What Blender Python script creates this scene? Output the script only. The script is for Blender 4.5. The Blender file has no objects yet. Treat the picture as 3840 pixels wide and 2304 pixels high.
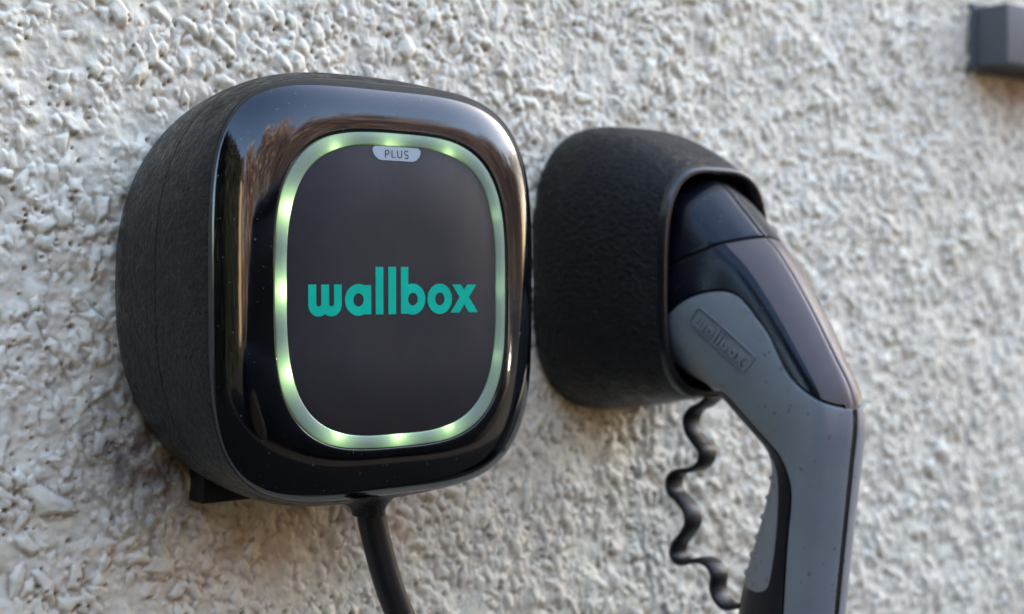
import bpy, bmesh, math, random
import numpy as np
from mathutils import Vector, Matrix
from mathutils.bvhtree import BVHTree
R_ = math.radians
random.seed(7); rng = np.random.default_rng(11)
SC = bpy.context.scene
COL = SC.collection
MM = 0.001

# ------------------------------------------------------------------ camera
F_PX = 5333.0; YAW = R_(38.5); PITCH = R_(1.15); DIST = 0.557
fw = Vector((math.sin(YAW)*math.cos(PITCH), math.cos(YAW)*math.cos(PITCH), -math.sin(PITCH)))
rt = Vector((math.cos(YAW), -math.sin(YAW), 0))
up = rt.cross(fw)
cam_loc = Vector((-0.30996, -0.55118, 0.00523))
cd = bpy.data.cameras.new('camera'); cam = bpy.data.objects.new('camera', cd); COL.objects.link(cam)
cam.matrix_world = Matrix(((rt.x, up.x, -fw.x, cam_loc.x), (rt.y, up.y, -fw.y, cam_loc.y), (rt.z, up.z, -fw.z, cam_loc.z), (0, 0, 0, 1)))
cd.sensor_width = 36; cd.lens = 50; cd.clip_start = 0.02; cd.clip_end = 500
cd.dof.use_dof = True; cd.dof.focus_distance = 0.548; cd.dof.aperture_fstop = 7.1; cd.dof.aperture_blades = 9
SC.camera = cam

# ------------------------------------------------------------------ sky, sun, exposure
SUN_EL, SUN_AZ = R_(23), R_(75)      # the sun stands low behind the wall: the wall is in its own shade
w = bpy.data.worlds.new('World'); SC.world = w; w.use_nodes = True
nt = w.node_tree; nt.nodes.clear()
wo = nt.nodes.new('ShaderNodeOutputWorld'); wb = nt.nodes.new('ShaderNodeBackground'); ws = nt.nodes.new('ShaderNodeTexSky')
ws.sky_type = 'NISHITA'; ws.sun_disc = False; ws.sun_elevation = SUN_EL; ws.sun_rotation = SUN_AZ
ws.air_density = 1.0; ws.dust_density = 2.8; ws.ozone_density = 1.5
wb.inputs[1].default_value = 0.15
nt.links.new(ws.outputs[0], wb.inputs[0]); nt.links.new(wb.outputs[0], wo.inputs[0])
sd = bpy.data.lights.new('sun', 'SUN'); sd.energy = 4.4; sd.angle = R_(0.5); sd.color = (1.0, 0.86, 0.70)
sun = bpy.data.objects.new('sun', sd); COL.objects.link(sun)
sv = Vector((math.sin(SUN_AZ)*math.cos(SUN_EL), math.cos(SUN_AZ)*math.cos(SUN_EL), math.sin(SUN_EL)))
sun.rotation_euler = sv.to_track_quat('Z', 'Y').to_euler(); sun.location = (0, 3, 4)
SC.view_settings.view_transform = 'Standard'; SC.view_settings.look = 'None'
SC.view_settings.gamma = 1; SC.view_settings.exposure = 3.18
SC.cycles.use_denoising = True; SC.cycles.denoising_prefilter = 'ACCURATE'
SC.cycles.use_guiding = True; SC.cycles.max_bounces = 6; SC.cycles.diffuse_bounces = 4; SC.cycles.glossy_bounces = 4
SC.cycles.caustics_reflective = False; SC.cycles.caustics_refractive = False

# ------------------------------------------------------------------ helpers
def mat(name):
    m = bpy.data.materials.new(name); m.use_nodes = True
    n = m.node_tree; b = n.nodes['Principled BSDF']
    return m, n, b
def nd(n, t, **kw):
    x = n.nodes.new(t)
    for k, v in kw.items(): setattr(x, k, v)
    return x
def noise(n, scale, detail=3, rough=0.55, dist=0, vec=None, kind='ShaderNodeTexNoise'):
    x = nd(n, kind); x.inputs['Scale'].default_value = scale
    if 'Detail' in x.inputs: x.inputs['Detail'].default_value = detail
    if 'Roughness' in x.inputs: x.inputs['Roughness'].default_value = rough
    if 'Distortion' in x.inputs: x.inputs['Distortion'].default_value = dist
    if vec is not None: n.links.new(vec, x.inputs['Vector'])
    return x
def ramp(n, fac, stops):
    r = nd(n, 'ShaderNodeValToRGB'); e = r.color_ramp.elements
    while len(e) < len(stops): e.new(0.5)
    for i, (p, c) in enumerate(stops):
        e[i].position = p; e[i].color = (c[0], c[1], c[2], 1) if hasattr(c, '__len__') else (c, c, c, 1)
    n.links.new(fac, r.inputs[0]); return r
def mix(n, fac, a, b, mode='MIX'):
    m = nd(n, 'ShaderNodeMix', data_type='RGBA', blend_type=mode)
    for s, v in ((m.inputs[0], fac), (m.inputs[6], a), (m.inputs[7], b)):
        if hasattr(v, 'is_linked') or isinstance(v, bpy.types.NodeSocket): n.links.new(v, s)
        elif hasattr(v, '__len__'): s.default_value = (v[0], v[1], v[2], 1)
        else: s.default_value = v
    return m.outputs[2]
def mth(n, op, a, b=0.0, clamp=False):
    m = nd(n, 'ShaderNodeMath', operation=op, use_clamp=clamp)
    for s, v in ((m.inputs[0], a), (m.inputs[1], b)):
        if isinstance(v, bpy.types.NodeSocket): n.links.new(v, s)
        else: s.default_value = v
    return m.outputs[0]
def bump(n, b, h, strength, dist, prev=None):
    x = nd(n, 'ShaderNodeBump'); x.inputs['Strength'].default_value = strength; x.inputs['Distance'].default_value = dist
    n.links.new(h, x.inputs['Height'])
    if prev is not None: n.links.new(prev, x.inputs['Normal'])
    n.links.new(x.outputs[0], b.inputs['Normal']); return x.outputs[0]
def coords(n): return nd(n, 'ShaderNodeTexCoord').outputs['Object']
def scaled(n, vec, s):
    m = nd(n, 'ShaderNodeMapping'); m.inputs['Scale'].default_value = s; n.links.new(vec, m.inputs[0]); return m.outputs[0]

def link(name, me, m=None, parent=None, smooth=True):
    if m is not None: me.materials.append(m)
    if smooth: me.polygons.foreach_set('use_smooth', [True]*len(me.polygons))
    o = bpy.data.objects.new(name, me); COL.objects.link(o)
    if parent is not None:
        o.parent = parent; o.matrix_parent_inverse = parent.matrix_world.inverted()
    return o
def from_bm(name, bm, m=None, parent=None, smooth=True):
    bmesh.ops.recalc_face_normals(bm, faces=bm.faces[:])
    me = bpy.data.meshes.new(name); bm.to_mesh(me); bm.free()
    return link(name, me, m, parent, smooth)
def tag(o, label, cat, group=None):
    o['label'] = label; o['category'] = cat
    if group: o['group'] = group
    return o
def empty(name, loc):
    o = bpy.data.objects.new(name, None); COL.objects.link(o); o.location = Vector(loc)*MM
    o.matrix_world = Matrix.Translation(Vector(loc)*MM); o.empty_display_size = 0.02
    return o
def apply_mods(o):
    dg = bpy.context.evaluated_depsgraph_get(); dg.update()
    me = bpy.data.meshes.new_from_object(o.evaluated_get(dg)); o.modifiers.clear(); o.data = me
def autosmooth(me, deg):
    # mark sharp edges by angle
    bm = bmesh.new(); bm.from_mesh(me)
    for e in bm.edges:
        if len(e.link_faces) == 2: e.smooth = e.calc_face_angle(0) < R_(deg)
    for f in bm.faces: f.smooth = True
    bm.to_mesh(me); bm.free()
def superell(a, b, n, N, cx=0, cz=0, ph=0):
    out = []
    for i in range(N):
        t = 2*math.pi*i/N + ph; c, s = math.cos(t), math.sin(t)
        out.append((cx + a*math.copysign(abs(c)**(2/n), c), cz + b*math.copysign(abs(s)**(2/n), s)))
    return out
def loft(bm, rings, cap0=False, cap1=False):
    vs = [[bm.verts.new(Vector(p)*MM) for p in r] for r in rings]
    N = len(vs[0])
    for a, b in zip(vs, vs[1:]):
        for i in range(N):
            j = (i+1) % N; bm.faces.new((a[i], a[j], b[j], b[i]))
    for r, c in ((vs[0], cap0), (vs[-1], cap1)):
        if c:
            cen = Vector((0, 0, 0))
            for v in r: cen += v.co
            cv = bm.verts.new(cen/N)
            for i in range(N): bm.faces.new((r[i], r[(i+1) % N], cv))
    return vs
def cr(P, n):
    """Catmull-Rom through rows of P, n steps per span"""
    P = np.array(P, float); Q = np.vstack([2*P[0]-P[1], P, 2*P[-1]-P[-2]]); out = []
    for i in range(1, len(Q)-2):
        for k in range(n):
            t = k/n; a, b, c, d = Q[i-1], Q[i], Q[i+1], Q[i+2]
            out.append(0.5*((2*b)+(-a+c)*t+(2*a-5*b+4*c-d)*t*t+(-a+3*b-3*c+d)*t**3))
    out.append(P[-1]); return np.array(out)
def tube(bm, path, rad, N=24, cap=True):
    path = [Vector(p) for p in path]; rings = []
    ref = Vector((0, 1, 0))
    for i, p in enumerate(path):
        d = (path[min(i+1, len(path)-1)]-path[max(i-1, 0)]).normalized()
        s = d.cross(ref).normalized(); t = s.cross(d)
        r = rad[i] if hasattr(rad, '__len__') else rad
        rings.append([p+s*r*math.cos(2*math.pi*k/N)+t*r*math.sin(2*math.pi*k/N) for k in range(N)])
    loft(bm, rings, cap, cap)

# ------------------------------------------------------------------ materials
def m_housing(name, base=(0.0050, 0.0046, 0.0046), rough=0.27, b1=1.0, st=(1, 1, 1)):
    m, n, b = mat(name); c = scaled(n, coords(n), st)
    b.inputs['Specular IOR Level'].default_value = 0.25; a = noise(n, 420, 4, 0.6, 0.3, c); a2 = noise(n, 1500, 2, 0.5, 0, c); d = noise(n, 45, 4, 0.6, 0.5, c)
    b.inputs['Base Color'].default_value = (*base, 1)
    sp = noise(n, 900, 1, 0.5, 0, c); spk = ramp(n, sp.outputs[0], [(0.73, 0), (0.79, 1)])
    col = mix(n, ramp(n, d.outputs[0], [(0.4, 0), (0.75, 1)]).outputs[0], base, (base[0]*2.3, base[1]*2.15, base[2]*1.95))
    col = mix(n, mth(n, 'MULTIPLY', spk.outputs[0], 0.25), col, (0.25, 0.25, 0.26))
    n.links.new(col, b.inputs['Base Color'])
    d2 = noise(n, 150, 4, 0.7, 0.8, c); rr = ramp(n, mix(n, 0.6, d.outputs[0], d2.outputs[0]), [(0.40, rough-0.09), (0.60, rough+0.26)]); n.links.new(rr.outputs[0], b.inputs['Roughness'])
    p = bump(n, b, a.outputs[0], b1, 0.0016); bump(n, b, a2.outputs[0], 0.15, 0.0003, p)
    return m
M_house = m_housing('textured_black_plastic')
M_holst = m_housing('textured_black_plastic_holster', (0.0045, 0.0040, 0.0038), 0.30, 1.0, (0.75, 0.75, 1.1))
def m_gloss(name, base, rough, dust=0.3, ior=1.6):
    m, n, b = mat(name); c = coords(n)
    b.inputs['IOR'].default_value = ior
    s = noise(n, 800, 1, 0.5, 0, c); spk = ramp(n, s.outputs[0], [(0.745, 0), (0.78, 1)])
    s2 = noise(n, 1, 4, 0.6, 1.5, scaled(n, c, (25, 25, 400))); scr = ramp(n, s2.outputs[0], [(0.64, 0), (0.70, 1)])
    d = noise(n, 30, 5, 0.65, 0.3, c); dd = ramp(n, d.outputs[0], [(0.45, 0), (0.8, 1)])
    f = mth(n, 'MAXIMUM', mth(n, 'MULTIPLY', spk.outputs[0], dust), mth(n, 'MULTIPLY', dd.outputs[0], dust*0.025))
    n.links.new(mix(n, f, base, (0.35, 0.34, 0.33)), b.inputs['Base Color'])
    r = mth(n, 'ADD', mth(n, 'MULTIPLY', scr.outputs[0], 0.06), mth(n, 'MULTIPLY', dd.outputs[0], 0.10))
    n.links.new(mth(n, 'ADD', r, rough), b.inputs['Roughness'])
    w2 = noise(n, 60, 2, 0.5, 0, c); bump(n, b, w2.outputs[0], 0.10, 0.0006)
    return m
M_gloss = m_gloss('gloss_black_plastic', (0.0015, 0.0015, 0.002), 0.06)
M_gun = m_gloss('satin_black_plastic', (0.003, 0.004, 0.008), 0.22, 0.35, 1.36)
M_spine = m_gloss('brown_black_plastic', (0.085, 0.066, 0.062), 0.42, 0.15, 1.4)
M_gun2 = m_gloss('satin_black_plastic_worn', (0.012, 0.012, 0.014), 0.33, 0.2, 1.5)
M_cable = m_gloss('black_cable_sheath', (0.005, 0.005, 0.006), 0.42, 0.2, 1.38)
M_rim = m_gloss('smooth_black_rim', (0.012, 0.011, 0.011), 0.22, 0.2, 1.6)
m, n, b = mat('dark_gap'); b.inputs['Base Color'].default_value = (0.004, 0.004, 0.004, 1); b.inputs['Roughness'].default_value = 0.8; M_dark = m
m, n, b = mat('matte_charcoal_panel'); c = coords(n); M_panel = m
g1 = noise(n, 2600, 2, 0.6, 0, c); g2 = noise(n, 38, 4, 0.6, 0.4, c)
n.links.new(mix(n, ramp(n, g2.outputs[0], [(0.3, 0), (0.75, 1)]).outputs[0], (0.012, 0.0115, 0.014), (0.019, 0.017, 0.019)), b.inputs['Base Color'])
b.inputs['Specular IOR Level'].default_value = 0.3; n.links.new(ramp(n, noise(n, 1, 5, 0.6, 1.2, scaled(n, c, (45, 45, 12))).outputs[0], [(0.3, 0.54), (0.7, 0.64)]).outputs[0], b.inputs['Roughness']); bump(n, b, g1.outputs[0], 0.35, 0.00025)
def m_grey(name, base):
    m, n, b = mat(name); c = coords(n)
    d = noise(n, 60, 4, 0.6, 0, c); s = noise(n, 260, 2, 0.5, 0, c); sp = ramp(n, s.outputs[0], [(0.66, 0), (0.72, 1)])
    c1 = mix(n, ramp(n, d.outputs[0], [(0.35, 0), (0.8, 1)]).outputs[0], base, tuple(x*1.18 for x in base))
    n.links.new(mix(n, mth(n, 'MULTIPLY', sp.outputs[0], 0.6), c1, (0.06, 0.045, 0.035)), b.inputs['Base Color'])
    b.inputs['Roughness'].default_value = 0.42
    bump(n, b, noise(n, 1800, 2, 0.5, 0, c).outputs[0], 0.12, 0.0002)
    return m
M_grey = m_grey('grey_soft_plastic', (0.175, 0.190, 0.196))
M_greyd = m_grey('grey_rubber_grip', (0.20, 0.20, 0.20))
m, n, b = mat('teal_print'); b.inputs['Specular IOR Level'].default_value = 0.12; b.inputs['Roughness'].default_value = 0.6; M_teal = m
c = coords(n); n.links.new(mix(n, ramp(n, noise(n, 90, 3, 0.6, 0, c).outputs[0], [(0.4, 0), (0.7, 1)]).outputs[0], (0.0, 0.40, 0.265), (0.0, 0.46, 0.31)), b.inputs['Base Color'])
m, n, b = mat('pale_badge'); b.inputs['Base Color'].default_value = (0.36, 0.43, 0.46, 1); b.inputs['Roughness'].default_value = 0.4; M_badge = m
m, n, b = mat('badge_lettering'); b.inputs['Base Color'].default_value = (0.02, 0.02, 0.022, 1); b.inputs['Roughness'].default_value = 0.5; M_ink = m
m, n, b = mat('frosted_light_ring'); M_ring = m
at = nd(n, 'ShaderNodeAttribute', attribute_name='led'); b.inputs['Base Color'].default_value = (0.16, 0.205, 0.175, 1)
b.inputs['Roughness'].default_value = 0.38; b.inputs['IOR'].default_value = 1.5
rp = ramp(n, at.outputs['Fac'], [(0.0, (0.12, 0.25, 0.12)), (0.5, (0.42, 0.75, 0.28)), (1.0, (0.72, 1.0, 0.42))])
n.links.new(rp.outputs[0], b.inputs['Emission Color']); n.links.new(mth(n, 'MULTIPLY', at.outputs['Fac'], 0.17), b.inputs['Emission Strength'])

# ------------------------------------------------------------------ wall: painted roughcast
def vnoise(X, Z, s, seed):
    """value noise, cell size s (mm)"""
    r = np.random.default_rng(seed); T = r.random((256, 256))
    x = X/s; z = Z/s; i = np.floor(x).astype(int); j = np.floor(z).astype(int); u = x-i; v = z-j
    u = u*u*u*(u*(u*6-15)+10); v = v*v*v*(v*(v*6-15)+10)
    g = lambda a, b: T[a & 255, b & 255]
    return (g(i, j)*(1-u)+g(i+1, j)*u)*(1-v)+(g(i, j+1)*(1-u)+g(i+1, j+1)*u)*v-0.5
def blur(H, k):
    ker = np.exp(-0.5*(np.arange(-3, 4)/k)**2); ker /= ker.sum()
    for ax in (0, 1):
        P = np.pad(H, [(3, 3) if a == ax else (0, 0) for a in (0, 1)], mode='edge')
        H = sum(kk*np.take(P, range(i, i+H.shape[ax]), axis=ax) for i, kk in enumerate(ker))
    return H
DX = 0.6
xs = [-185.0]
while xs[-1] < 655: xs.append(xs[-1]+0.58+max(0, xs[-1]-120)*0.0011)
xs = np.array(xs); zs = np.arange(-268.0, 236.0, 0.62)
XX, ZZ = np.meshgrid(xs, zs, indexing='ij')
HB = 2.0*vnoise(XX, ZZ, 34, 1)+1.4*vnoise(XX+ZZ*0.4, ZZ*0.8, 13, 2)+1.5*vnoise(XX, ZZ, 6.5, 3)+0.7*vnoise(XX, ZZ, 3.1, 4)
H = HB.copy(); OWN = -np.ones(H.shape, int)
stones = []
def stone_list(count, rmin, rmax, hmin, hmax, seed):
    r = np.random.default_rng(seed)
    for _ in range(count):
        sx = r.uniform(-183, 650); sz = r.uniform(-266, 234)
        if math.sin(sx/21+2*math.sin(sz/29))*math.cos(sz/17+1.3*math.sin(sx/33)) > 0.4 and r.random() < 0.6: continue
        k = r.random()**1.9; rad = rmin+(rmax-rmin)*k
        stones.append((sx, sz, rad, rad*r.uniform(1.0, 2.3), r.normal(0.30, 0.6), hmin+(hmax-hmin)*k**0.8*r.uniform(0.6, 1.15), r.integers(1 << 30)))
stone_list(12000, 0.7, 1.7, 0.5, 1.3, 21)
stone_list(320, 2.8, 5.2, 1.6, 3.0, 25)
stone_list(16500, 1.0, 3.4, 0.55, 2.1, 22)
stone_list(11000, 0.5, 1.3, 0.4, 1.3, 23)
for sid, (sx, sz, ra, rb, ang, hh, sd_) in enumerate(stones):
    m_ = rb*1.5+0.6
    i0, i1 = np.searchsorted(xs, (sx-m_, sx+m_)); j0 = max(0, int((sz-m_-zs[0])/0.62)); j1 = min(len(zs), int((sz+m_-zs[0])/0.62)+1)
    if i1-i0 < 2 or j1-j0 < 2: continue
    r = random.Random(int(sd_))
    x = xs[i0:i1, None]-sx; z = zs[None, j0:j1]-sz
    ca, sa = math.cos(ang), math.sin(ang); u = (x*ca+z*sa)/ra; v = (-x*sa+z*ca)/rb
    h = hh*(1+r.uniform(-.45, .45)*u+r.uniform(-.45, .45)*v)
    if r.random() < 0.6: h = np.minimum(h, hh*(1.05+r.uniform(-1.1, 1.1)*u+r.uniform(-.7, .7)*v))
    nf = r.choice((4, 5, 5, 6, 7)); a0 = r.uniform(0, 6.28)
    for q in range(nf):
        a = a0+(q+r.uniform(-.3, .3))*2*math.pi/nf
        h = np.minimum(h, (r.uniform(.72, 1.1)-(u*math.cos(a)+v*math.sin(a)))*hh*r.uniform(1.3, 3.6))
    i_c = min(max(np.searchsorted(xs, sx), 0), len(xs)-1); j_c = min(max(int((sz-zs[0])/0.62), 0), len(zs)-1)
    h = h+0.75*HB[i_c, j_c]+0.25*HB[i0:i1, j0:j1]-0.15
    P = H[i0:i1, j0:j1]; d = h-P; kk = 0.22
    Hn = np.where(d > kk, h, np.where(d < -kk, P, P+(d+kk)**2/(4*kk)))
    O = OWN[i0:i1, j0:j1]; O[d > 0.1] = sid
    H[i0:i1, j0:j1] = Hn
Hs = blur(H, 0.85)
H = 0.36*H+0.64*Hs
CONC = np.clip((blur(blur(Hs, 3.0), 3.0)-H)*1.0, 0, 0.8)+np.clip((blur(H, 1.6)-H)*2.6-0.12, 0, 0.8); CONC = np.clip(CONC, 0, 1)       # stronger brown tint in the hollows
H += 0.34*vnoise(XX, ZZ, 1.5, 5)+0.16*vnoise(XX, ZZ, 1.05, 8)+0.30*vnoise(XX, ZZ, 3.6, 6)
PIT = np.zeros(H.shape)
rp_ = np.random.default_rng(5)
for _ in range(4200):
    px, pz = rp_.uniform(-180, 640), rp_.uniform(-260, 230); rr = rp_.uniform(0.35, 0.85)
    i0, i1 = np.searchsorted(xs, (px-2, px+2)); j0 = max(0, int((pz-2-zs[0])/0.62)); j1 = j0+7
    if CONC[i0:i1, j0:j1].mean() < 0.12: continue
    d2 = (xs[i0:i1, None]-px)**2+(zs[None, j0:j1]-pz)**2; g = np.exp(-d2/(2*(rr*0.8)**2))
    H[i0:i1, j0:j1] -= 1.8*g; PIT[i0:i1, j0:j1] = np.maximum(PIT[i0:i1, j0:j1], g)
edge = np.clip(np.minimum(np.minimum(XX-xs[0], xs[-1]-XX), np.minimum(ZZ-zs[0], zs[-1]-ZZ))/6, 0, 1)
H *= edge

m, n, b = mat('painted_roughcast'); M_wall = m; c = coords(n)
hollow = nd(n, 'ShaderNodeAttribute', attribute_name='hollow_tint'); pit = nd(n, 'ShaderNodeAttribute', attribute_name='pit')
L1 = noise(n, 9, 5, 0.62, 0.4, c); L2 = noise(n, 70, 4, 0.6, 0.3, c)
col = mix(n, ramp(n, L1.outputs[0], [(0.35, 0), (0.7, 1)]).outputs[0], (0.80, 0.742, 0.56), (0.87, 0.825, 0.645))
col = mix(n, mth(n, 'MULTIPLY', ramp(n, L2.outputs[0], [(0.42, 0), (0.75, 1)]).outputs[0], 0.35), col, (0.50, 0.465, 0.42))
gk = mth(n, 'MULTIPLY', hollow.outputs['Fac'], ramp(n, L2.outputs[0], [(0.3, 0.45), (0.65, 1)]).outputs[0])
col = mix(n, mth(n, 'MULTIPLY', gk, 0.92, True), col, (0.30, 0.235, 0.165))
col = mix(n, mth(n, 'MULTIPLY', pit.outputs['Fac'], 0.8, True), col, (0.05, 0.035, 0.022))  # pinhole shade, with some soiling, painted dark into the pit colour

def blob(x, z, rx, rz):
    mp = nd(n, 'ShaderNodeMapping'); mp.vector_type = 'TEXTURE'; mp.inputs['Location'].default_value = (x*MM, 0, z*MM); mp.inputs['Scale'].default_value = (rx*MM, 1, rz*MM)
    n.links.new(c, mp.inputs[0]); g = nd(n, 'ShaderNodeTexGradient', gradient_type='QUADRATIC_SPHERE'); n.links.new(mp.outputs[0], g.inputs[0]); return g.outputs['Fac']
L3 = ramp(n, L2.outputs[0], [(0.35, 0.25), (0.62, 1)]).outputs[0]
# peach tint under the charger; charger's shade and staining painted dark lower left
col = mix(n, mth(n, 'MULTIPLY', mth(n, 'MULTIPLY', blob(-22, -108, 75, 48), L3), 1.0, True), col, (0.60, 0.47, 0.34))
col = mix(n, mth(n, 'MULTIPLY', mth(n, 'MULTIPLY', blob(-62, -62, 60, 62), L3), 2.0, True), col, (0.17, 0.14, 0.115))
col = mix(n, mth(n, 'MULTIPLY', mth(n, 'MULTIPLY', blob(575, 128, 70, 30), L3), 1.6, True), col, (0.42, 0.30, 0.20))
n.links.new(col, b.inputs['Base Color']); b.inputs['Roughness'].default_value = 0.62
bump(n, b, noise(n, 900, 3, 0.6, 0, c).outputs[0], 0.28, 0.0004)

wall = empty('wall', (230, 0, -200))
tag(wall, 'rough pebble dashed wall painted off white behind the charger and holster', 'wall')
nx, nz = H.shape
V = np.stack([XX, -H, ZZ], -1).reshape(-1, 3)*MM
fi, fj = np.meshgrid(np.arange(nx-1), np.arange(nz-1), indexing='ij')
v00 = (fi*nz+fj).ravel(); FQ = np.stack([v00, v00+nz, v00+nz+1, v00+1], -1)
# owner of a face: the stone that owns at least 3 of its corners
o4 = OWN.ravel()[FQ]; own = np.where((o4 == o4[:, :1]).sum(1) >= 3, o4[:, 0], np.where((o4 == o4[:, 2:3]).sum(1) >= 3, o4[:, 2], -1))
def grid_mesh(name, faces, parent, skirt=False):
    ids, inv = np.unique(faces.ravel(), return_inverse=True); F = inv.reshape(-1, 4)
    me = bpy.data.meshes.new(name)
    vv = V[ids]
    me.vertices.add(len(ids)); me.vertices.foreach_set('co', vv.ravel())
    me.loops.add(F.size); me.loops.foreach_set('vertex_index', F.ravel().astype(np.int32))
    me.polygons.add(len(F)); me.polygons.foreach_set('loop_start', np.arange(0, F.size, 4, dtype=np.int32))
    me.polygons.foreach_set('use_smooth', np.ones(len(F), bool))
    for an, A in (('hollow_tint', CONC), ('pit', PIT)):
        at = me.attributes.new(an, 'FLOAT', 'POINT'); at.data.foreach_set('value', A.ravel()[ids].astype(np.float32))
    me.update(calc_edges=True); me.materials.append(M_wall)
    if skirt:
        bm = bmesh.new(); bm.from_mesh(me)
        be = [e for e in bm.edges if len(e.link_faces) == 1]
        ymax = max(v.co.y for v in bm.verts)+0.004; cx = sum(v.co.x for v in bm.verts)/len(bm.verts); cz = sum(v.co.z for v in bm.verts)/len(bm.verts)
        cv = bm.verts.new((cx, ymax, cz))
        for e in be:
            try: f = bm.faces.new((e.verts[1], e.verts[0], cv)); f.smooth = False; e.smooth = False
            except ValueError: pass
        bm.to_mesh(me); bm.free()
    o = bpy.data.objects.new(name, me); COL.objects.link(o); o.parent = parent; o.matrix_parent_inverse = parent.matrix_world.inverted()
    return o
# the 300 stones that show largest and are not hidden by the charger, holster or plug
cnt = np.bincount(own[own >= 0], minlength=len(stones))
fx, fz = XX.ravel()[v00], ZZ.ravel()[v00]
cand = []
def hidden(x, z):
    px = project(x, z)
    if not (-30 < px[0] < 3870 and -30 < px[1] < 2334): return True
    X, Y = px[0]/1.5528, px[1]/1.5528
    if ((X-782)/470)**2+((Y-700)/500)**2 < 1.0: return True
    if 1300 < X < 1860 and 330 < Y < 970: return True
    if Y > 580 and 1640+(Y-580)*0.25 < X < 2080: return True
    return False
def project(x, z):
    d = Vector((x, -1.5, z))*MM-cam_loc; k = d.dot(fw)
    return 1920+F_PX*d.dot(rt)/k, 1152-F_PX*d.dot(up)/k
for sid in np.nonzero(cnt > 12)[0]:
    sx, sz = stones[sid][0], stones[sid][1]
    if hidden(sx, sz): continue
    d = Vector((sx, 0, sz))*MM-cam_loc; dep = d.dot(fw); cell = 0.62*(0.58+max(0, sx-120)*0.0011)
    cosv = -d.normalized().y*-1
    cand.append((cnt[sid]*cell*cosv/dep**2, sid))
cand.sort(reverse=True); chosen = [s for _, s in cand[:298]]
order = np.argsort(own, kind='stable'); so = own[order]
mask = np.zeros(len(FQ), bool)
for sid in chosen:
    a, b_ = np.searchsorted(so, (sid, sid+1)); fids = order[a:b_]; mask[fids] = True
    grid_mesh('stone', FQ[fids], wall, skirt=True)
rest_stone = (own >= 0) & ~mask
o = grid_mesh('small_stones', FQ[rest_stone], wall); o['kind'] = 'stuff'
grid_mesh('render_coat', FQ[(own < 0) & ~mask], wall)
# the plain wall carrying on beyond the patch that is seen from close by
bm = bmesh.new()
X0, X1, Z0, Z1 = xs[0], xs[-1], zs[0], zs[-1]; GX = [-7000, X0, X1, 8000]; GZ = [-1150, Z0, Z1, 5600]
for i in range(3):
    for j in range(3):
        if i == 1 and j == 1: continue
        bm.faces.new([bm.verts.new(Vector(p)*MM) for p in ((GX[i], 0, GZ[j]), (GX[i+1], 0, GZ[j]), (GX[i+1], 0, GZ[j+1]), (GX[i], 0, GZ[j+1]))])
bb = [(-7000, 12, -1150), (8000, 12, -1150), (8000, 12, 5600), (-7000, 12, 5600)]
bk = [(x, 250, z) for x, y, z in bb]
A = [bm.verts.new(Vector(p)*MM) for p in bb]; B = [bm.verts.new(Vector(p)*MM) for p in bk]
bm.faces.new(A); bm.faces.new(B[::-1])
for i in range(4): bm.faces.new((A[i], A[(i+1) % 4], B[(i+1) % 4], B[i]))
from_bm('wall_body', bm, M_wall, wall, smooth=False)

# ------------------------------------------------------------------ wall charger
CX, CZ = 2.3, 0.6
ch = empty('wall_charger', (CX, 0, CZ))
tag(ch, 'black wall charger with rounded glossy front, green glowing ring and teal wallbox lettering', 'wall charger')
BODY = [(1.5, 78.5, 81.5, 2.4), (-3, 80.5, 84, 2.4), (-12, 83, 86.8, 2.4), (-24, 84, 88.5, 2.45), (-36, 83.6, 89, 2.55), (-46, 82.6, 88.6, 2.7),
        (-57, 81, 87.2, 2.95), (-67, 79, 84.9, 3.25), (-76, 76.0, 82.2, 3.9)]
BD = cr(BODY, 6)
def bsec(y):
    ys = BD[:, 0][::-1]; return [float(np.interp(y, ys, BD[:, k][::-1])) for k in (1, 2, 3)]
def ring(y, off=0, N=200, cx=CX, cz=CZ, sec=None):
    a, b_, n_ = sec or bsec(y); return [(x, y, z) for x, z in superell(a+off, b_+off, n_, N, cx, cz)]
bm = bmesh.new(); ysr = list(np.linspace(1.5, -45.1, 30))
loft(bm, [ring(y) for y in ysr]+[ring(-45.4, -0.15), ring(-45.4, -4)]); from_bm('rear_housing', bm, M_house, ch)
bm = bmesh.new()
loft(bm, [ring(-45.7, -4), ring(-45.7, -0.15)]+[ring(y) for y in np.linspace(-46.1, -75.6, 22)]+[ring(-75.8, -0.7), ring(-75.8, -3)]); from_bm('front_housing', bm, M_house, ch)
bm = bmesh.new(); loft(bm, [ring(-2, -3), ring(-40, -3), ring(-70, -3)], True, True); from_bm('inner_core', bm, M_dark, ch)
# glossy cover: domed frame from the edge to the light ring
RO, RI = (54.2, 61.6, 3.35), (49.2, 56.6, 3.25)
E0 = (75.9, 82.1, 3.9); rings = [ring(-75.2, 0, sec=(74.8, 81.0, 3.8)), ring(-75.75, 0, sec=(75.75, 82.0, 3.9))]
for t in np.linspace(0, 1, 34):
    ph = 0.27+t*(math.pi/2-0.27); k = math.sin(ph)**1.15       # 0 at the edge, 1 near the light ring
    yy = -76.1-10.5*(math.sin(ph)-math.sin(.27))/(1-math.sin(.27)); u = (math.cos(.27)-math.cos(ph))/math.cos(.27)
    sec = tuple(E0[i]*(1-u)+((RO[0]+0.5), (RO[1]+0.5), RO[2])[i]*u for i in range(3))
    rings.append(ring(yy, sec=sec))
rings += [ring(-86.5, sec=(RO[0]+0.15, RO[1]+0.15, RO[2])), ring(-84.5, sec=(RO[0]+0.1, RO[1]+0.1, RO[2]))]
bm = bmesh.new(); loft(bm, rings); from_bm('front_cover', bm, M_gloss, ch)
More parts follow.
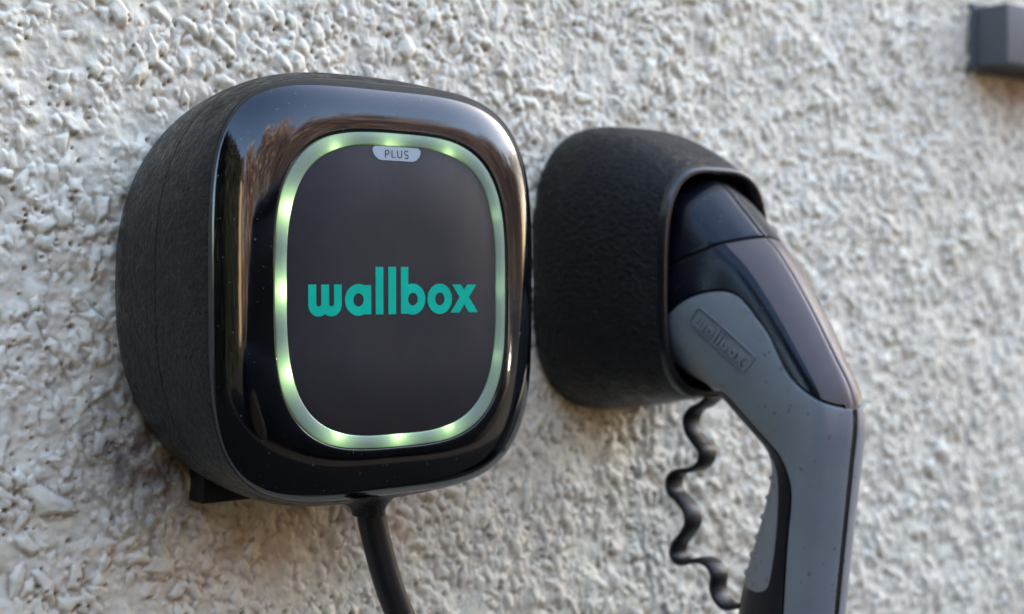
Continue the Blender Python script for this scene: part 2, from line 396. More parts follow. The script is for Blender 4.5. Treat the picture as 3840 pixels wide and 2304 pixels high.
# light ring
LEDS = [(805, 350), (943, 345), (1085, 367), (690, 500), (679, 702), (695, 905), (815, 1055), (963, 1060), (1085, 1036), (1203, 865), (1212, 690), (1200, 515)]
LEDI = [.62, .66, .6, 1.25, 1.2, 1.15, .85, .85, .7, .22, .24, .22]
def unp(px, py, Y):
    d = fw+rt*((px*1.5528-1920)/F_PX)+up*((1152-py*1.5528)/F_PX); t = (Y*MM-cam_loc.y)/d.y; p = (cam_loc+d*t)/MM; return p.x, p.z
led = [unp(x, y, -86.2) for x, y in LEDS]; led = [(CX+(x-CX)*0.975, CZ+(z-CZ)*0.975) for x, z in led]
rings = []; NR = 360
for t in np.linspace(0, 1, 9):
    sec = tuple((RO[i]-(0.25 if i < 2 else 0))*(1-t)+RI[i]*t for i in range(3))
    rings.append(ring(-86.05-0.55*math.sin(math.pi*min(1, 0.12+t*0.8)), sec=sec, N=NR))
rings = [ring(-84.6, sec=(RO[0]-0.25, RO[1]-0.25, RO[2]), N=NR)]+rings+[ring(-84.6, sec=RI, N=NR)]
bm = bmesh.new(); loft(bm, rings); lr = from_bm('light_ring', bm, M_ring, ch)
at = lr.data.attributes.new('led', 'FLOAT', 'POINT'); vals = []
for v in lr.data.vertices:
    x, y, z = v.co.x/MM, v.co.y/MM, v.co.z/MM; rx, rz = (x-CX), (z-CZ); s = 0.085
    rad = math.hypot(rx/ (RO[0]), rz/(RO[1]))
    for (lx, lz), li in zip(led, LEDI):
        d = math.hypot(x-lx, z-lz); s += li*(0.75*math.exp(-(d/2.6)**2)+0.55*math.exp(-(d/8.5)**2))
    vals.append(min(s, 1.7))
at.data.foreach_set('value', vals)
# panel
bm = bmesh.new()
loft(bm, [ring(-84.6, sec=(RI[0]-.15, RI[1]-.15, RI[2])), ring(-85.95, sec=(RI[0]-.15, RI[1]-.15, RI[2])), ring(-86.1, sec=(RI[0]-.4, RI[1]-.4, RI[2])), ring(-86.1, sec=(RI[0]*.5, RI[1]*.5, 3.0))], False, True)
pan = from_bm('display_panel', bm, M_panel, ch)

# lettering outlines (mm)
def arc(cx, cz, rx, rz, a0, a1, n=28): return [(cx+rx*math.cos(R_(a0+(a1-a0)*i/n)), cz+rz*math.sin(R_(a0+(a1-a0)*i/n))) for i in range(n+1)]
def oval(cx, cz, rx, rz, n=40): return arc(cx, cz, rx, rz, 0, 360, n)[:-1]
def rect(x0, x1, z0, z1): return [(x0, z0), (x1, z0), (x1, z1), (x0, z1)]
def shape_a():
    s0, s1, cx, cz, R = -13.35, -9.77, -15.5, -3.04, 6.13; a = math.degrees(math.acos((s0-cx)/R))
    return [[(s0, 2.66), (s1, 2.66), (s1, -8.65), (s0, -8.65)]+arc(cx, cz, R, R, 360-a, a, 40), oval(-15.55, cz, 2.35, 2.58)]
def shape_b():
    s0, s1, cx, cz, R = 4.07, 7.58, 9.61, -2.96, 6.12; a = math.degrees(math.acos((s1-cx)/R))
    return [[(s1, -8.68), (s0, -8.68), (s0, 9.76), (s1, 9.76)]+arc(cx, cz, R, R, a, -a, 40), oval(9.79, cz, 2.33, 2.54)]
def shape_w():
    P = [(-37.72, 2.93)]+arc(-33.22, -4.68, 4.5, 4.5, 180, 309, 24)[0:]+arc(-27.6, -4.68, 4.5, 4.5, 231, 360, 24)
    P += [(-23.1, 2.93), (-26.48, 2.93)]+arc(-27.6, -4.3, 1.12, 1.12, 0, -180, 12)+[(-28.72, 2.93), (-32.1, 2.93)]+arc(-33.2, -4.3, 1.1, 1.1, 0, -180, 12)+[(-34.3, 2.93)]
    return [P]
LOGO = [shape_w(), shape_a(), [rect(-7.73, -4.18, -8.77, 9.73)], [rect(-1.83, 1.76, -8.77, 9.75)], shape_b(), [oval(22.83, -2.95, 6.03, 6.1), oval(22.88, -2.98, 2.3, 2.58)],
        [[(29.02, 2.76), (33.36, 2.76), (35.02, 0.62), (36.68, 2.76), (41.21, 2.76), (37.43, -2.40), (41.99, -8.6), (37.50, -8.6), (35.06, -5.37), (32.46, -8.6), (28.19, -8.6), (32.70, -2.36)]]]
def flat_mesh(loops, h):
    """filled outline with holes, thickness h (mm), local x,z -> faces in XY of a mesh"""
    cu = bpy.data.curves.new('outline', 'CURVE'); cu.dimensions = '2D'; cu.fill_mode = 'BOTH'; cu.extrude = h/2
    for L in loops:
        s = cu.splines.new('POLY'); s.points.add(len(L)-1)
        for p, q in zip(s.points, L): p.co = (q[0], q[1], 0, 1)
        s.use_cyclic_u = True
    o = bpy.data.objects.new('outline', cu); COL.objects.link(o)
    dg = bpy.context.evaluated_depsgraph_get(); me = bpy.data.meshes.new_from_object(o.evaluated_get(dg))
    bpy.data.objects.remove(o); bpy.data.curves.remove(cu)
    return me
def front_letter(name, loops, h, y, m, parent):
    me = flat_mesh(loops, h)
    for v in me.vertices: x, z, d = v.co; v.co = Vector((x, y-d, z))*MM
    me.flip_normals() if False else None
    bm = bmesh.new(); bm.from_mesh(me); bpy.data.meshes.remove(me)
    return from_bm(name, bm, m, parent, smooth=False)
for L in LOGO: front_letter('letter', L, 0.16, -86.14, M_teal, pan)
bt = [(x, z) for x, z in superell(RI[0]-.45, RI[1]-.45, RI[2], 400, CX, CZ) if z > 0 and abs(x-CX) < 11.3]; bt.sort()
bd = bt+[(CX+11.2, 54.6)]+arc(CX+7.5, 55.0, 3.7, 3.7, -15, -90, 10)+arc(CX-7.5, 55.0, 3.7, 3.7, -90, -165, 10)+[(CX-11.2, 54.6)]
bd = bt+arc(CX+6.9, 55.7, 4.4, 4.4, 0, -90, 12)+arc(CX-6.9, 55.7, 4.4, 4.4, -90, -180, 12)
bdg = front_letter('badge', [bd], 0.14, -86.13, M_badge, pan)
bdg['label'] = 'pale blue grey badge reading PLUS under the top of the ring'
def stroke(P, wd):
    P = [Vector(p) for p in P]; l, r = [], []
    for i, p in enumerate(P):
        d = (P[min(i+1, len(P)-1)]-P[max(i-1, 0)]).normalized(); nrm = Vector((-d.y, d.x))
        if 0 < i < len(P)-1:
            d1 = (P[i]-P[i-1]).normalized(); k = 1/max(0.6, nrm.dot(Vector((-d1.y, d1.x))))
        else: k = 1
        l.append(tuple(p+nrm*wd/2*k)); r.append(tuple(p-nrm*wd/2*k))
    return [l+r[::-1]]
sw = 0.43
PL = [stroke([(-3.02, 52.37), (-3.02, 55.18), (-2.2, 55.18)]+arc(-2.25, 54.42, 0.80, 0.76, 80, -80, 10)+[(-2.8, 53.66)], sw),
      stroke([(0.0, 55.39), (0.0, 52.6), (1.55, 52.6)], sw),
      stroke([(2.62, 55.39), (2.62, 53.6)]+arc(3.58, 53.5, 0.96, 0.95, 180, 360, 12)+[(4.54, 55.39)], sw),
      stroke(arc(6.75, 54.58, 0.82, 0.78, 25, 270, 14)+arc(6.75, 53.08, 0.84, 0.72, 90, -155, 14), sw)]
for L in PL: front_letter('letter', L, 0.06, -86.235, M_ink, bdg)
# wall bracket under the housing, left
bm = bmesh.new()
def boxr(bm, x0, x1, y0, y1, z0, z1, bev=0):
    g = bmesh.ops.create_cube(bm, size=1)['verts']
    for v in g: v.co = Vector((x0+(v.co.x+.5)*(x1-x0), y0+(v.co.y+.5)*(y1-y0), z0+(v.co.z+.5)*(z1-z0)))*MM
    if bev: bmesh.ops.bevel(bm, geom=list({e for v in g for e in v.link_edges}), offset=bev*MM, segments=3, affect='EDGES', profile=0.6)
boxr(bm, -44.5, -8, -11, 2, -88.5, -62, 1.2); from_bm('mounting_bracket', bm, M_cable, ch)
# cable gland flowing out of the underside
bm = bmesh.new(); gl = []
for t in np.linspace(0, 1, 14):
    k = (1-t)**2.2; zz = -83-11.0*t
    gl.append([(14.6+(6.9+17*k)*math.cos(a)-4*k, -46+(7.0+11*k)*math.sin(a), zz) for a in np.linspace(0, 2*math.pi, 48, endpoint=False)])
gl.append([(14.6+6.7*math.cos(a), -46+6.7*math.sin(a), -94.4) for a in np.linspace(0, 2*math.pi, 48, endpoint=False)])
gl.append([(14.6+6.2*math.cos(a), -46+6.3*math.sin(a), -93.5) for a in np.linspace(0, 2*math.pi, 48, endpoint=False)])
loft(bm, gl); from_bm('cable_gland', bm, M_house, ch)
# cable
bm = bmesh.new(); path = cr([(14.8, -46, -84), (16.2, -46, -96), (19.8, -47, -112), (24.3, -48.5, -128), (29.8, -50, -142), (37, -52, -158), (50, -56, -182), (68, -60, -215), (85, -60, -260), (95, -50, -330), (98, -30, -420)], 8)
tube(bm, path, 6.1, 32); cab = from_bm('charging_cable', bm, M_cable)
tag(cab, 'thick black cable hanging from the bottom of the charger with the lit ring', 'cable')

# ------------------------------------------------------------------ holster
HX = 196.0
ho = empty('plug_holster', (HX, 0, 10))
tag(ho, 'black textured cup shaped holster on the wall holding the charging plug', 'plug holster')
HS = [(2, 54, 70, 3.0, 10), (-4, 56.5, 72.5, 3.0, 10.3), (-12, 56.8, 72.5, 3.05, 10.6), (-25, 55, 70.5, 3.1, 10.6), (-40, 50.5, 66.5, 3.2, 9.4), (-55, 45, 61.8, 3.3, 7.2), (-66, 40, 57.8, 3.4, 5), (-72.5, 36.8, 55.2, 3.5, 3.7)]
HD = cr(HS, 5)
bm = bmesh.new(); loft(bm, [[(x, r[0], z) for x, z in superell(r[1], r[2], r[3], 120, HX, r[4])] for r in HD]); from_bm('holster_shell', bm, M_holst, ho)
bm = bmesh.new()
rr = [(-71.6, 37.4, 55.8, 3.5, 3.7), (-73.4, 37.2, 55.6, 3.5, 3.7), (-75.2, 36.6, 55.0, 3.5, 3.6), (-75.9, 35.8, 54.2, 3.5, 3.6), (-75.9, 34.4, 52.8, 3.4, 3.6), (-75.2, 33.6, 52.0, 3.4, 3.6), (-60, 33.0, 51, 3.4, 3.6), (-30, 30, 46, 3.2, 3.6)]
loft(bm, [[(x, y, z) for x, z in superell(a, b_, n_, 120, HX, cz)] for y, a, b_, n_, cz in rr], False, True); from_bm('holster_rim', bm, M_rim, ho)

# ------------------------------------------------------------------ charging plug (handle)
pg = empty('charging_plug', (HX, -75, 5))
tag(pg, 'grey and black charging plug with pistol grip handle resting in the holster', 'charging plug')
#        Oy    Oz    Iy    Iz    w     shape(0 body with chine, 1 oval)
SEC = [(-38, 53, -38, -38, 31, 0), (-58, 53.5, -58, -40, 32, 0), (-76, 51.5, -75, -42.5, 32.6, 0), (-91, 38.5, -83, -45, 31, 0), (-104, 25.5, -88, -48, 28.5, 0), (-113.5, 16.5, -94, -53.5, 26.5, 0),
       (-128, -2.5, -101.5, -60.5, 24, 0), (-144, -27, -109.5, -68, 21, .1), (-154, -43.5, -116, -75.5, 19, .4), (-156.5, -58, -118.5, -83.5, 18, .8), (-154, -80, -116, -95, 17.3, 1), (-151, -105, -110, -112, 17, 1),
       (-146.5, -144, -99, -144, 17.5, 1), (-143.5, -175, -96, -175, 18, 1), (-141, -205, -100, -205, 17, 1), (-137, -222, -106, -222, 14, 1)]
SD = cr(SEC, 6)
def sect(row, off=0.0, N=72):
    Oy, Oz, Iy, Iz, wd, sh = row; O = Vector((Oy, Oz)); I = Vector((Iy, Iz)); ax = (O-I); Ln = ax.length; ax.normalize()
    half = [(0, .975), (.012, .99), (.03, .998), (.10, .998), (.40, .96), (.70, .895), (.79, .86), (.86, .79), (.97, .58), (1.0, .42), (.93, .2), (.72, .05), (.35, 0), (0, 0)]
    ov = [(0, 1), (.12, .998), (.25, .99), (.45, .965), (.64, .92), (.74, .87), (.84, .79), (.96, .64), (1.0, .45), (.93, .22), (.72, .06), (.38, 0), (0, 0)]
    pts = [(a[0]*(1-sh)+b_[0]*sh, a[1]*(1-sh)+b_[1]*sh) for a, b_ in zip(half, ov)]
    full = [(-x, y) for x, y in pts]+[(x, y) for x, y in pts[::-1][1:-1]]
    for _ in range(2):  # corner cutting
        q = []
        for i in range(len(full)):
            p0, p1 = full[i], full[(i+1) % len(full)]
            q += [(p0[0]*.78+p1[0]*.22, p0[1]*.78+p1[1]*.22), (p0[0]*.22+p1[0]*.78, p0[1]*.22+p1[1]*.78)]
        full = q
    out = []
    P = [(u*wd, v*Ln) for u, v in full]; cen = (0, Ln/2)
    for i, (u, v) in enumerate(P):
        (a0, b0), (a1, b1) = P[i-1], P[(i+1) % len(P)]; t = Vector((a1-a0, b1-b0)).normalized(); nn = Vector((t.y, -t.x))
        if nn.dot(Vector((u-cen[0], v-cen[1]))) < 0: nn = -nn
        u2, v2 = u+nn.x*off, v+nn.y*off; q = I+ax*v2
        out.append((HX+u2, q.x, q.y))
    return out
def gun_loft(off=0.0, rows=None):
    bm = bmesh.new(); loft(bm, [sect(r, off) for r in (SD if rows is None else rows)], True, True)
    bmesh.ops.recalc_face_normals(bm, faces=bm.faces[:]); return bm
def bisect(bm, co, no, keep_pos=False):
    g = bm.verts[:]+bm.edges[:]+bm.faces[:]
    r = bmesh.ops.bisect_plane(bm, geom=g, plane_co=Vector(co)*MM, plane_no=Vector(no), clear_outer=not keep_pos, clear_inner=keep_pos)
    ed = [e for e in r['geom_cut'] if isinstance(e, bmesh.types.BMEdge)]
    if ed: bmesh.ops.holes_fill(bm, edges=ed, sides=0)
# seam plane between collar and body: contains x axis and passes (-102.5,22),(-68,7)
sp0 = (HX, -102.5, 23.5); sno = Vector((0, -(7-22.), (-68+102.5))).normalized(); sno = Vector((0, 15., 34.5)).normalized()
core = from_bm('inner_core', gun_loft(-1.6), M_dark, pg)
bm = gun_loft(0.0); bisect(bm, Vector(sp0)+sno*1.1, sno, keep_pos=True); col_o = from_bm('plug_collar', bm, M_gun, pg)
bm = gun_loft(0.5); bisect(bm, Vector(sp0)-sno*0.9, sno)
body = from_bm('plug_body', bm, M_gun, pg)
for o in (col_o, body):
    md = o.modifiers.new('b', 'BEVEL'); md.width = 0.0009; md.segments = 3; md.limit_method = 'ANGLE'; md.angle_limit = R_(55); apply_mods(o); autosmooth(o.data, 50)
def prism(poly, x0, x1):
    bm = bmesh.new(); A = [bm.verts.new(Vector((x0, y, z))*MM) for y, z in poly]; B = [bm.verts.new(Vector((x1, y, z))*MM) for y, z in poly]
    bm.faces.new(A); bm.faces.new(B[::-1])
    for i in range(len(poly)): j = (i+1) % len(poly); bm.faces.new((A[i], A[j], B[j], B[i]))
    bmesh.ops.recalc_face_normals(bm, faces=bm.faces[:]); me = bpy.data.meshes.new('cutter'); bm.to_mesh(me); bm.free()
    o = bpy.data.objects.new('cutter', me); COL.objects.link(o); return o
def cut(o, cutter, op='INTERSECT'):
    md = o.modifiers.new('c', 'BOOLEAN'); md.operation = op; md.object = cutter; md.solver = 'EXACT'; apply_mods(o); bpy.data.objects.remove(cutter)
def chaikin(P, n=2):
    for _ in range(n):
        q = []
        for i in range(len(P)):
            a, b_ = P[i], P[(i+1) % len(P)]; q += [(a[0]*.75+b_[0]*.25, a[1]*.75+b_[1]*.25), (a[0]*.25+b_[0]*.75, a[1]*.25+b_[1]*.75)]
        P = q
    return P
GREY = [(-67, -22), (-71, -14.5), (-84, -5), (-95, -1.2), (-104, -0.6), (-111, -4), (-118, -12), (-125, -20), (-129.5, -29), (-134, -37), (-142, -44.5), (-152, -50.5), (-163, -54.5), (-175, -56), (-175, -90), (-172, -150), (-170, -210),
        (-131, -210), (-131, -160), (-132, -140), (-134.5, -109), (-137, -92), (-136, -83), (-131, -74), (-122, -67.5), (-110, -56), (-102, -48), (-95, -45.5), (-87, -48.5), (-78, -44), (-70, -33)]
GREY = chaikin(GREY, 2)
def panel(name, poly, off, x0, x1, m, bev=0.0007):
    o = from_bm(name, gun_loft(off), m, pg); cut(o, prism(poly, x0, x1))
    md = o.modifiers.new('b', 'BEVEL'); md.width = bev; md.segments = 2; md.limit_method = 'ANGLE'; md.angle_limit = R_(42); apply_mods(o); autosmooth(o.data, 48)
    return o
# a groove round the panel
big = [(y, z) for y, z in GREY]
def grow(P, d):
    out = []
    ar = sum(P[i][0]*P[(i+1) % len(P)][1]-P[(i+1) % len(P)][0]*P[i][1] for i in range(len(P)))
    for i in range(len(P)):
        a, b_ = Vector(P[i-1]), Vector(P[(i+1) % len(P)]); t = (b_-a).normalized(); nn = Vector((t.y, -t.x))*(1 if ar > 0 else -1)
        out.append((P[i][0]+nn.x*d, P[i][1]+nn.y*d))
    return out
for s in (-1, 1):
    x0, x1 = (HX-60, HX-1.75) if s < 0 else (HX+1.75, HX+60)
    gp = panel('grip_panel', GREY, 1.1, x0, x1, M_grey)
    c_ = prism(grow(GREY, 1.5), (HX-60) if s < 0 else HX+5, (HX-5) if s < 0 else HX+60); cut(body, c_, 'DIFFERENCE')
    if s < 0: gp['label'] = 'grey side panel with raised wallbox lettering in a frame'; grip = gp
autosmooth(body.data, 45)
body.data.materials.append(M_spine)  # outward spine facets take a lighter brown material
zz_ = sorted((q[1], q[4]) for q in SD)
for p in body.data.polygons:
    wz = float(np.interp(p.center.z/MM, [q[0] for q in zz_], [q[1] for q in zz_]))*MM
    if p.normal.y < -0.25 and abs(p.center.x-HX*MM) < 0.745*wz and p.center.z > -0.0535 and p.center.y < -0.100 and abs(p.normal.dot(sno)) < 0.8: p.material_index = 1
RIB = chaikin([(-95, -74), (-114, -75.5), (-120.5, -74.5), (-126, -79), (-128.5, -87), (-127.5, -110), (-124, -132), (-121, -136.5), (-113, -138), (-85, -132)], 2)
panel('inner_grip', RIB, 0.8, HX-60, HX+60, M_greyd)
for zc in (-84, -93.5, -103, -113, -122, -131):
    t = (zc+84)/-47; P = [(-85, zc+1.4), (-85, zc+3.2), (-122.5+t*3.5, zc-0.6), (-122.5+t*3.5, zc-1.7)]
    panel('grip_ridge', P, 1.9, HX-16, HX+16, M_greyd, 0.0002)
# centre line on the spine
bm = bmesh.new(); pts = []
for r in SD:
    if -52 < r[1] < 20 and r[0] < -100: pts.append((HX, r[0], r[1]))
bm2 = bmesh.new()
for p, q in zip(pts, pts[1:]):
    pass
bm2.free(); bm.free()
# lettering on the grip: frame and letters laid on the panel surface
dg = bpy.context.evaluated_depsgraph_get(); bvh = BVHTree.FromObject(grip, dg)
o_ = Vector((-103.5, -22.5)); dU = Vector((-29.5, -23.0)).normalized(); dV = Vector((-dU.y, dU.x)); dV = dV if dV.y > 0 else -dV
def lay(name, loops, sc, h, m, parent, sub=False):
    me = flat_mesh(loops, 1.0); bm = bmesh.new(); bm.from_mesh(me); bpy.data.meshes.remove(me)
    if sub: bmesh.ops.subdivide_edges(bm, edges=[e for e in bm.edges if e.calc_length() > 1.5], cuts=3)
    for v in bm.verts:
        top = v.co.z > 0; p = o_+dU*(v.co.x*sc)+dV*(v.co.y*sc)
        hit = bvh.ray_cast(Vector((HX-80, p.x, p.y))*MM, Vector((1, 0, 0)))
        xx = hit[0].x/MM if hit[0] is not None else HX-24
        v.co = Vector((xx-(h if top else -0.2), p.x, p.y))*MM
    return from_bm(name, bm, m, parent, smooth=False)
for L in LOGO: lay('letter', [[(x-2.1, z-0.5) for x, z in lp] for lp in L], 0.385, 1.0, M_grey, grip)
def rrect(hw, hh, r): return arc(hw-r, hh-r, r, r, 0, 90, 5)+arc(-hw+r, hh-r, r, r, 90, 180, 5)+arc(-hw+r, -hh+r, r, r, 180, 270, 5)+arc(hw-r, -hh+r, r, r, 270, 360, 5)
lay('frame_line', [rrect(18.2, 5.0, 1.6), rrect(17.6, 4.4, 1.2)], 1.0, 0.9, M_grey, grip, True)
# plug cable under the handle
bm = bmesh.new(); tube(bm, cr([(HX, -126.5, -216), (HX, -125, -240), (HX-4, -115, -300), (HX-10, -90, -380), (HX-14, -60, -450)], 6), 7.2, 24); from_bm('plug_cable', bm, M_cable, pg)

# ------------------------------------------------------------------ wavy strap
WP = [(1725, 959), (1705, 977), (1683, 988), (1670, 1011), (1675, 1042), (1692, 1068), (1707, 1090), (1703, 1116), (1681, 1133), (1646, 1138), (1629, 1155), (1631, 1186), (1651, 1208), (1670, 1234), (1673, 1264), (1659, 1290), (1642, 1312), (1638, 1338), (1655, 1358), (1694, 1352), (1720, 1360), (1736, 1386), (1734, 1417), (1742, 1443), (1764, 1465), (1797, 1462)]
def unp_x(px, py, X):
    d = fw+rt*((px*1.5528-1920)/F_PX)+up*((1152-py*1.5528)/F_PX); t = (X*MM-cam_loc.x)/d.x; p = (cam_loc+d*t)/MM; return Vector((X, p.y, p.z))
wp = []
for px, py in WP:
    # the strap waves in the plug's own middle plane, square to the wall
    wp.append(tuple(unp_x(px, py, HX-3)))
wp = cr(wp, 6); bm = bmesh.new(); HWD, TH = 5.6, 1.25; rings = []
for i, p in enumerate(wp):
    d = Vector(wp[min(i+1, len(wp)-1)]-wp[max(i-1, 0)]).normalized(); s = Vector((1, 0, 0)); nn = d.cross(s).normalized(); p = Vector(p)
    prof = [(-1, -.6), (-1, .6), (-.85, 1), (.85, 1), (1, .6), (1, -.6), (.85, -1), (-.85, -1)]
    rings.append([p+s*(a*HWD)+nn*(b_*TH) for a, b_ in prof])
loft(bm, rings, True, True); st = from_bm('wavy_strap', bm, M_cable); autosmooth(st.data, 50)
tag(st, 'wavy black plastic strap hanging between the holster and the plug handle', 'strap')

# ------------------------------------------------------------------ grey box at the upper right
gb = empty('grey_box', (560, 0, 165)); tag(gb, 'dark grey rectangular box on the wall in the upper right corner', 'wall box')
m, n, b = mat('grey_box_plastic'); b.inputs['Roughness'].default_value = 0.5; c = coords(n)
n.links.new(mix(n, noise(n, 30, 3, 0.6, 0, c).outputs[0], (0.075, 0.08, 0.088), (0.10, 0.105, 0.112)), b.inputs['Base Color'])
bm = bmesh.new(); boxr(bm, 517, 700, -27, 6, 145, 184, 1.5); from_bm('box_lid', bm, m, gb)
bm = bmesh.new(); boxr(bm, 514, 703, -4, 6, 142, 187, 1.0); from_bm('box_base', bm, m, gb)

# ------------------------------------------------------------------ the street in front of the wall (seen only as reflections and bounced light)
GZ0 = -1.10
m, n, b = mat('asphalt'); c = coords(n); b.inputs['Roughness'].default_value = 0.85
n.links.new(mix(n, noise(n, 0.8, 6, 0.6, 0, c).outputs[0], (0.010, 0.010, 0.010), (0.020, 0.019, 0.018)), b.inputs['Base Color'])
bm = bmesh.new(); N_ = 12
vs = [[bm.verts.new((x, y, GZ0)) for y in (-250, -60, -20, -8, -3, 0.0)] for x in (-250, -60, -15, -7, 0, 8, 20, 60, 250)]
for i in range(8):
    for j in range(5): bm.faces.new((vs[i][j], vs[i+1][j], vs[i+1][j+1], vs[i][j+1]))
g = from_bm('ground', bm, m, smooth=False); g['kind'] = 'structure'
m, n, b = mat('winter_twigs'); c = coords(n); b.inputs['Roughness'].default_value = 0.8
n.links.new(mix(n, ramp(n, noise(n, 0.35, 4, 0.6, 0, c).outputs[0], [(0.35, 0), (0.65, 1)]).outputs[0], (0.36, 0.23, 0.165), (0.66, 0.50, 0.40)), b.inputs['Base Color'])
r = np.random.default_rng(3); NT = 60000
tx = r.uniform(-6, 62, NT); ty = -18-r.random(NT)*5-0.0*tx
tx[:14000] = 42+r.random(14000)*4; ty[:14000] = r.uniform(-20, 12, 14000)  # unseen twig bank added at the right to block low horizon glow
top = 9.6+1.6*np.sin(tx*0.55)+1.4*np.sin(tx*1.37+1)+0.8*np.sin(tx*2.9+.4)
top[:14000] += 6
tz = GZ0+top*r.random(NT)**0.62*r.uniform(.9, 1.12, NT)
sz = r.uniform(0.06, 0.20, NT); ln = r.uniform(0.25, 0.9, NT); an = r.normal(0, 0.55, NT); yw = r.uniform(0, 3.14, NT)
P = np.stack([tx, ty, tz], -1); D1 = np.stack([np.sin(an)*np.cos(yw), np.sin(an)*np.sin(yw), np.cos(an)], -1)*ln[:, None]; D2 = np.stack([np.cos(yw), np.sin(yw), 0*yw], -1)*sz[:, None]
VV = np.stack([P-D2, P+D2, P+D1], 1).reshape(-1, 3)
me = bpy.data.meshes.new('woodland'); me.from_pydata(VV.tolist(), [], np.arange(NT*3).reshape(-1, 3).tolist())
wd_ = link('woodland', me, m, smooth=False); wd_['kind'] = 'stuff'
hs = bpy.data.objects.new('house', None); COL.objects.link(hs); hs.location = (-8, -13, GZ0); hs.matrix_world = Matrix.Translation(hs.location)
tag(hs, 'tan house across the street mirrored in the glossy charger cover', 'house')
m, n, b = mat('tan_render'); b.inputs['Base Color'].default_value = (0.50, 0.38, 0.25, 1); b.inputs['Roughness'].default_value = 0.8; M_tan = m
c = coords(n); n.links.new(mix(n, noise(n, 0.9, 5, 0.6, 0, scaled(n, c, (6, 6, .4))).outputs[0], (0.36, 0.25, 0.15), (0.62, 0.48, 0.32)), b.inputs['Base Color'])
bm = bmesh.new(); boxr(bm, -9500, -6500, -20000, -12000, GZ0*1000, 4200); from_bm('house_wall', bm, M_tan, hs, False)
bm = bmesh.new(); A = [(-9.9, -11.5, 4.1), (-6.1, -11.5, 4.1), (-6.1, -20.5, 4.1), (-9.9, -20.5, 4.1)]; Rr = [(-9.9, -16, 6.6), (-6.1, -16, 6.6)]
a = [bm.verts.new(p) for p in A]; q = [bm.verts.new(p) for p in Rr]
bm.faces.new((a[0], a[1], q[1], q[0])); bm.faces.new((a[2], a[3], q[0], q[1])); bm.faces.new((a[1], a[2], q[1])); bm.faces.new((a[3], a[0], q[0])); bm.faces.new(a[::-1])
m, n, b = mat('dark_tiles'); b.inputs['Base Color'].default_value = (0.07, 0.05, 0.045, 1); from_bm('roof', bm, m, hs, False)
m, n, b = mat('dark_glass'); b.inputs['Base Color'].default_value = (0.02, 0.02, 0.02, 1); b.inputs['Roughness'].default_value = 0.05
for x in (-8.6,):
    for z in (-0.2, 2.2):
        bm = bmesh.new(); boxr(bm, x*1000, x*1000+1100, -12000, -11940, z*1000, z*1000+1300); from_bm('window', bm, m, hs, False)

m, n, b = mat('evergreen_leaves'); b.inputs['Roughness'].default_value = 0.7; c = coords(n)
n.links.new(mix(n, noise(n, 3, 4, 0.6, 0, c).outputs[0], (0.012, 0.018, 0.010), (0.03, 0.04, 0.02)), b.inputs['Base Color'])
r = np.random.default_rng(9); NL = 26000; P = np.stack([r.uniform(-4.9, -3.7, NL), r.uniform(-9, -0.6, NL), GZ0+4.4*r.random(NL)**0.8+r.normal(0, .06, NL)], -1)  # unseen foliage added to cut sky light from the left
A1 = r.normal(0, .09, (NL, 3)); A2 = r.normal(0, .07, (NL, 3))
me = bpy.data.meshes.new('leafy_screen'); me.from_pydata(np.stack([P-A1, P+A1, P+A2], 1).reshape(-1, 3).tolist(), [], np.arange(NL*3).reshape(-1, 3).tolist())
hd = link('leafy_screen', me, m, smooth=False); tag(hd, 'tall dark leafy mass added unseen at the left to block sky light, mirrored in the glossy charger cover', 'leafy_screen')

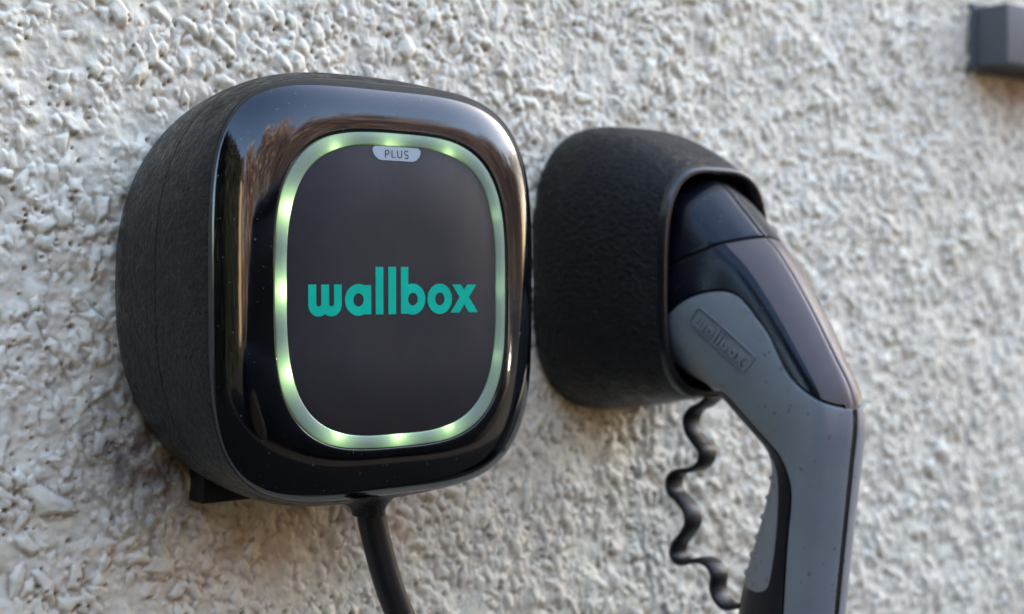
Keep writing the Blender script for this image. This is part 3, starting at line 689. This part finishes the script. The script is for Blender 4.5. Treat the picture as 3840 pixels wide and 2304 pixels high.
# dark car parked in front of the wall, whose body is what the lower half of the glossy cover mirrors
car = bpy.data.objects.new('parked_car', None); COL.objects.link(car); car.location = (1.15, -3.3, GZ0); car.matrix_world = Matrix.Translation(car.location)
tag(car, 'dark blue black car seen only as a curved reflection in the charger cover', 'car')
m, n, b = mat('dark_car_paint'); b.inputs['Base Color'].default_value = (0.004, 0.007, 0.014, 1); b.inputs['Roughness'].default_value = 0.12; M_paint = m
m, n, b = mat('car_glass'); b.inputs['Base Color'].default_value = (0.004, 0.005, 0.006, 1); b.inputs['Roughness'].default_value = 0.03; M_cg = m
m, n, b = mat('tyre_rubber'); b.inputs['Base Color'].default_value = (0.015, 0.015, 0.015, 1); b.inputs['Roughness'].default_value = 0.8; M_ty = m
def crings(L, cx0=0.0):
    return [[((1.15+cx+x)*1000, (-3.3+y)*1000, (GZ0+z)*1000) for x, y in superell(a, w_, n_, 56)] for z, a, w_, n_, cx in L]
bm = bmesh.new(); loft(bm, crings([(.22, 2.0, .80, 5, 0), (.3, 2.15, .87, 5, 0), (.5, 2.2, .90, 4.5, 0), (.72, 2.18, .90, 4.2, 0), (.84, 2.1, .87, 4, 0), (.92, 1.9, .82, 4, -.02)]), True, True); from_bm('car_body', bm, M_paint, car)
bm = bmesh.new(); loft(bm, crings([(.90, 1.78, .80, 4, -.1), (1.1, 1.52, .76, 4, -.15), (1.33, 1.15, .68, 4, -.2)]), False, True); from_bm('car_windows', bm, M_cg, car)
bm = bmesh.new(); loft(bm, crings([(1.325, 1.17, .69, 4, -.2), (1.40, 1.05, .64, 3.6, -.2), (1.455, .8, .5, 3, -.2), (1.47, .4, .25, 2.5, -.2)]), True, True); from_bm('car_roof', bm, M_paint, car)
for wx in (-1.35, 1.35):
    for wy in (-.8, .8):
        bm = bmesh.new(); cw = Vector((1.15+wx, -3.3+wy, GZ0+.33))
        loft(bm, [[((cw.x+rr*math.cos(a))*1000, (cw.y+dy)*1000, (cw.z+rr*math.sin(a))*1000) for a in np.linspace(0, 2*math.pi, 32, endpoint=False)] for dy, rr in ((-.11, .22), (-.11, .30), (-.08, .33), (.08, .33), (.11, .30), (.11, .22))], True, True)
        from_bm('wheel', bm, M_ty, car)
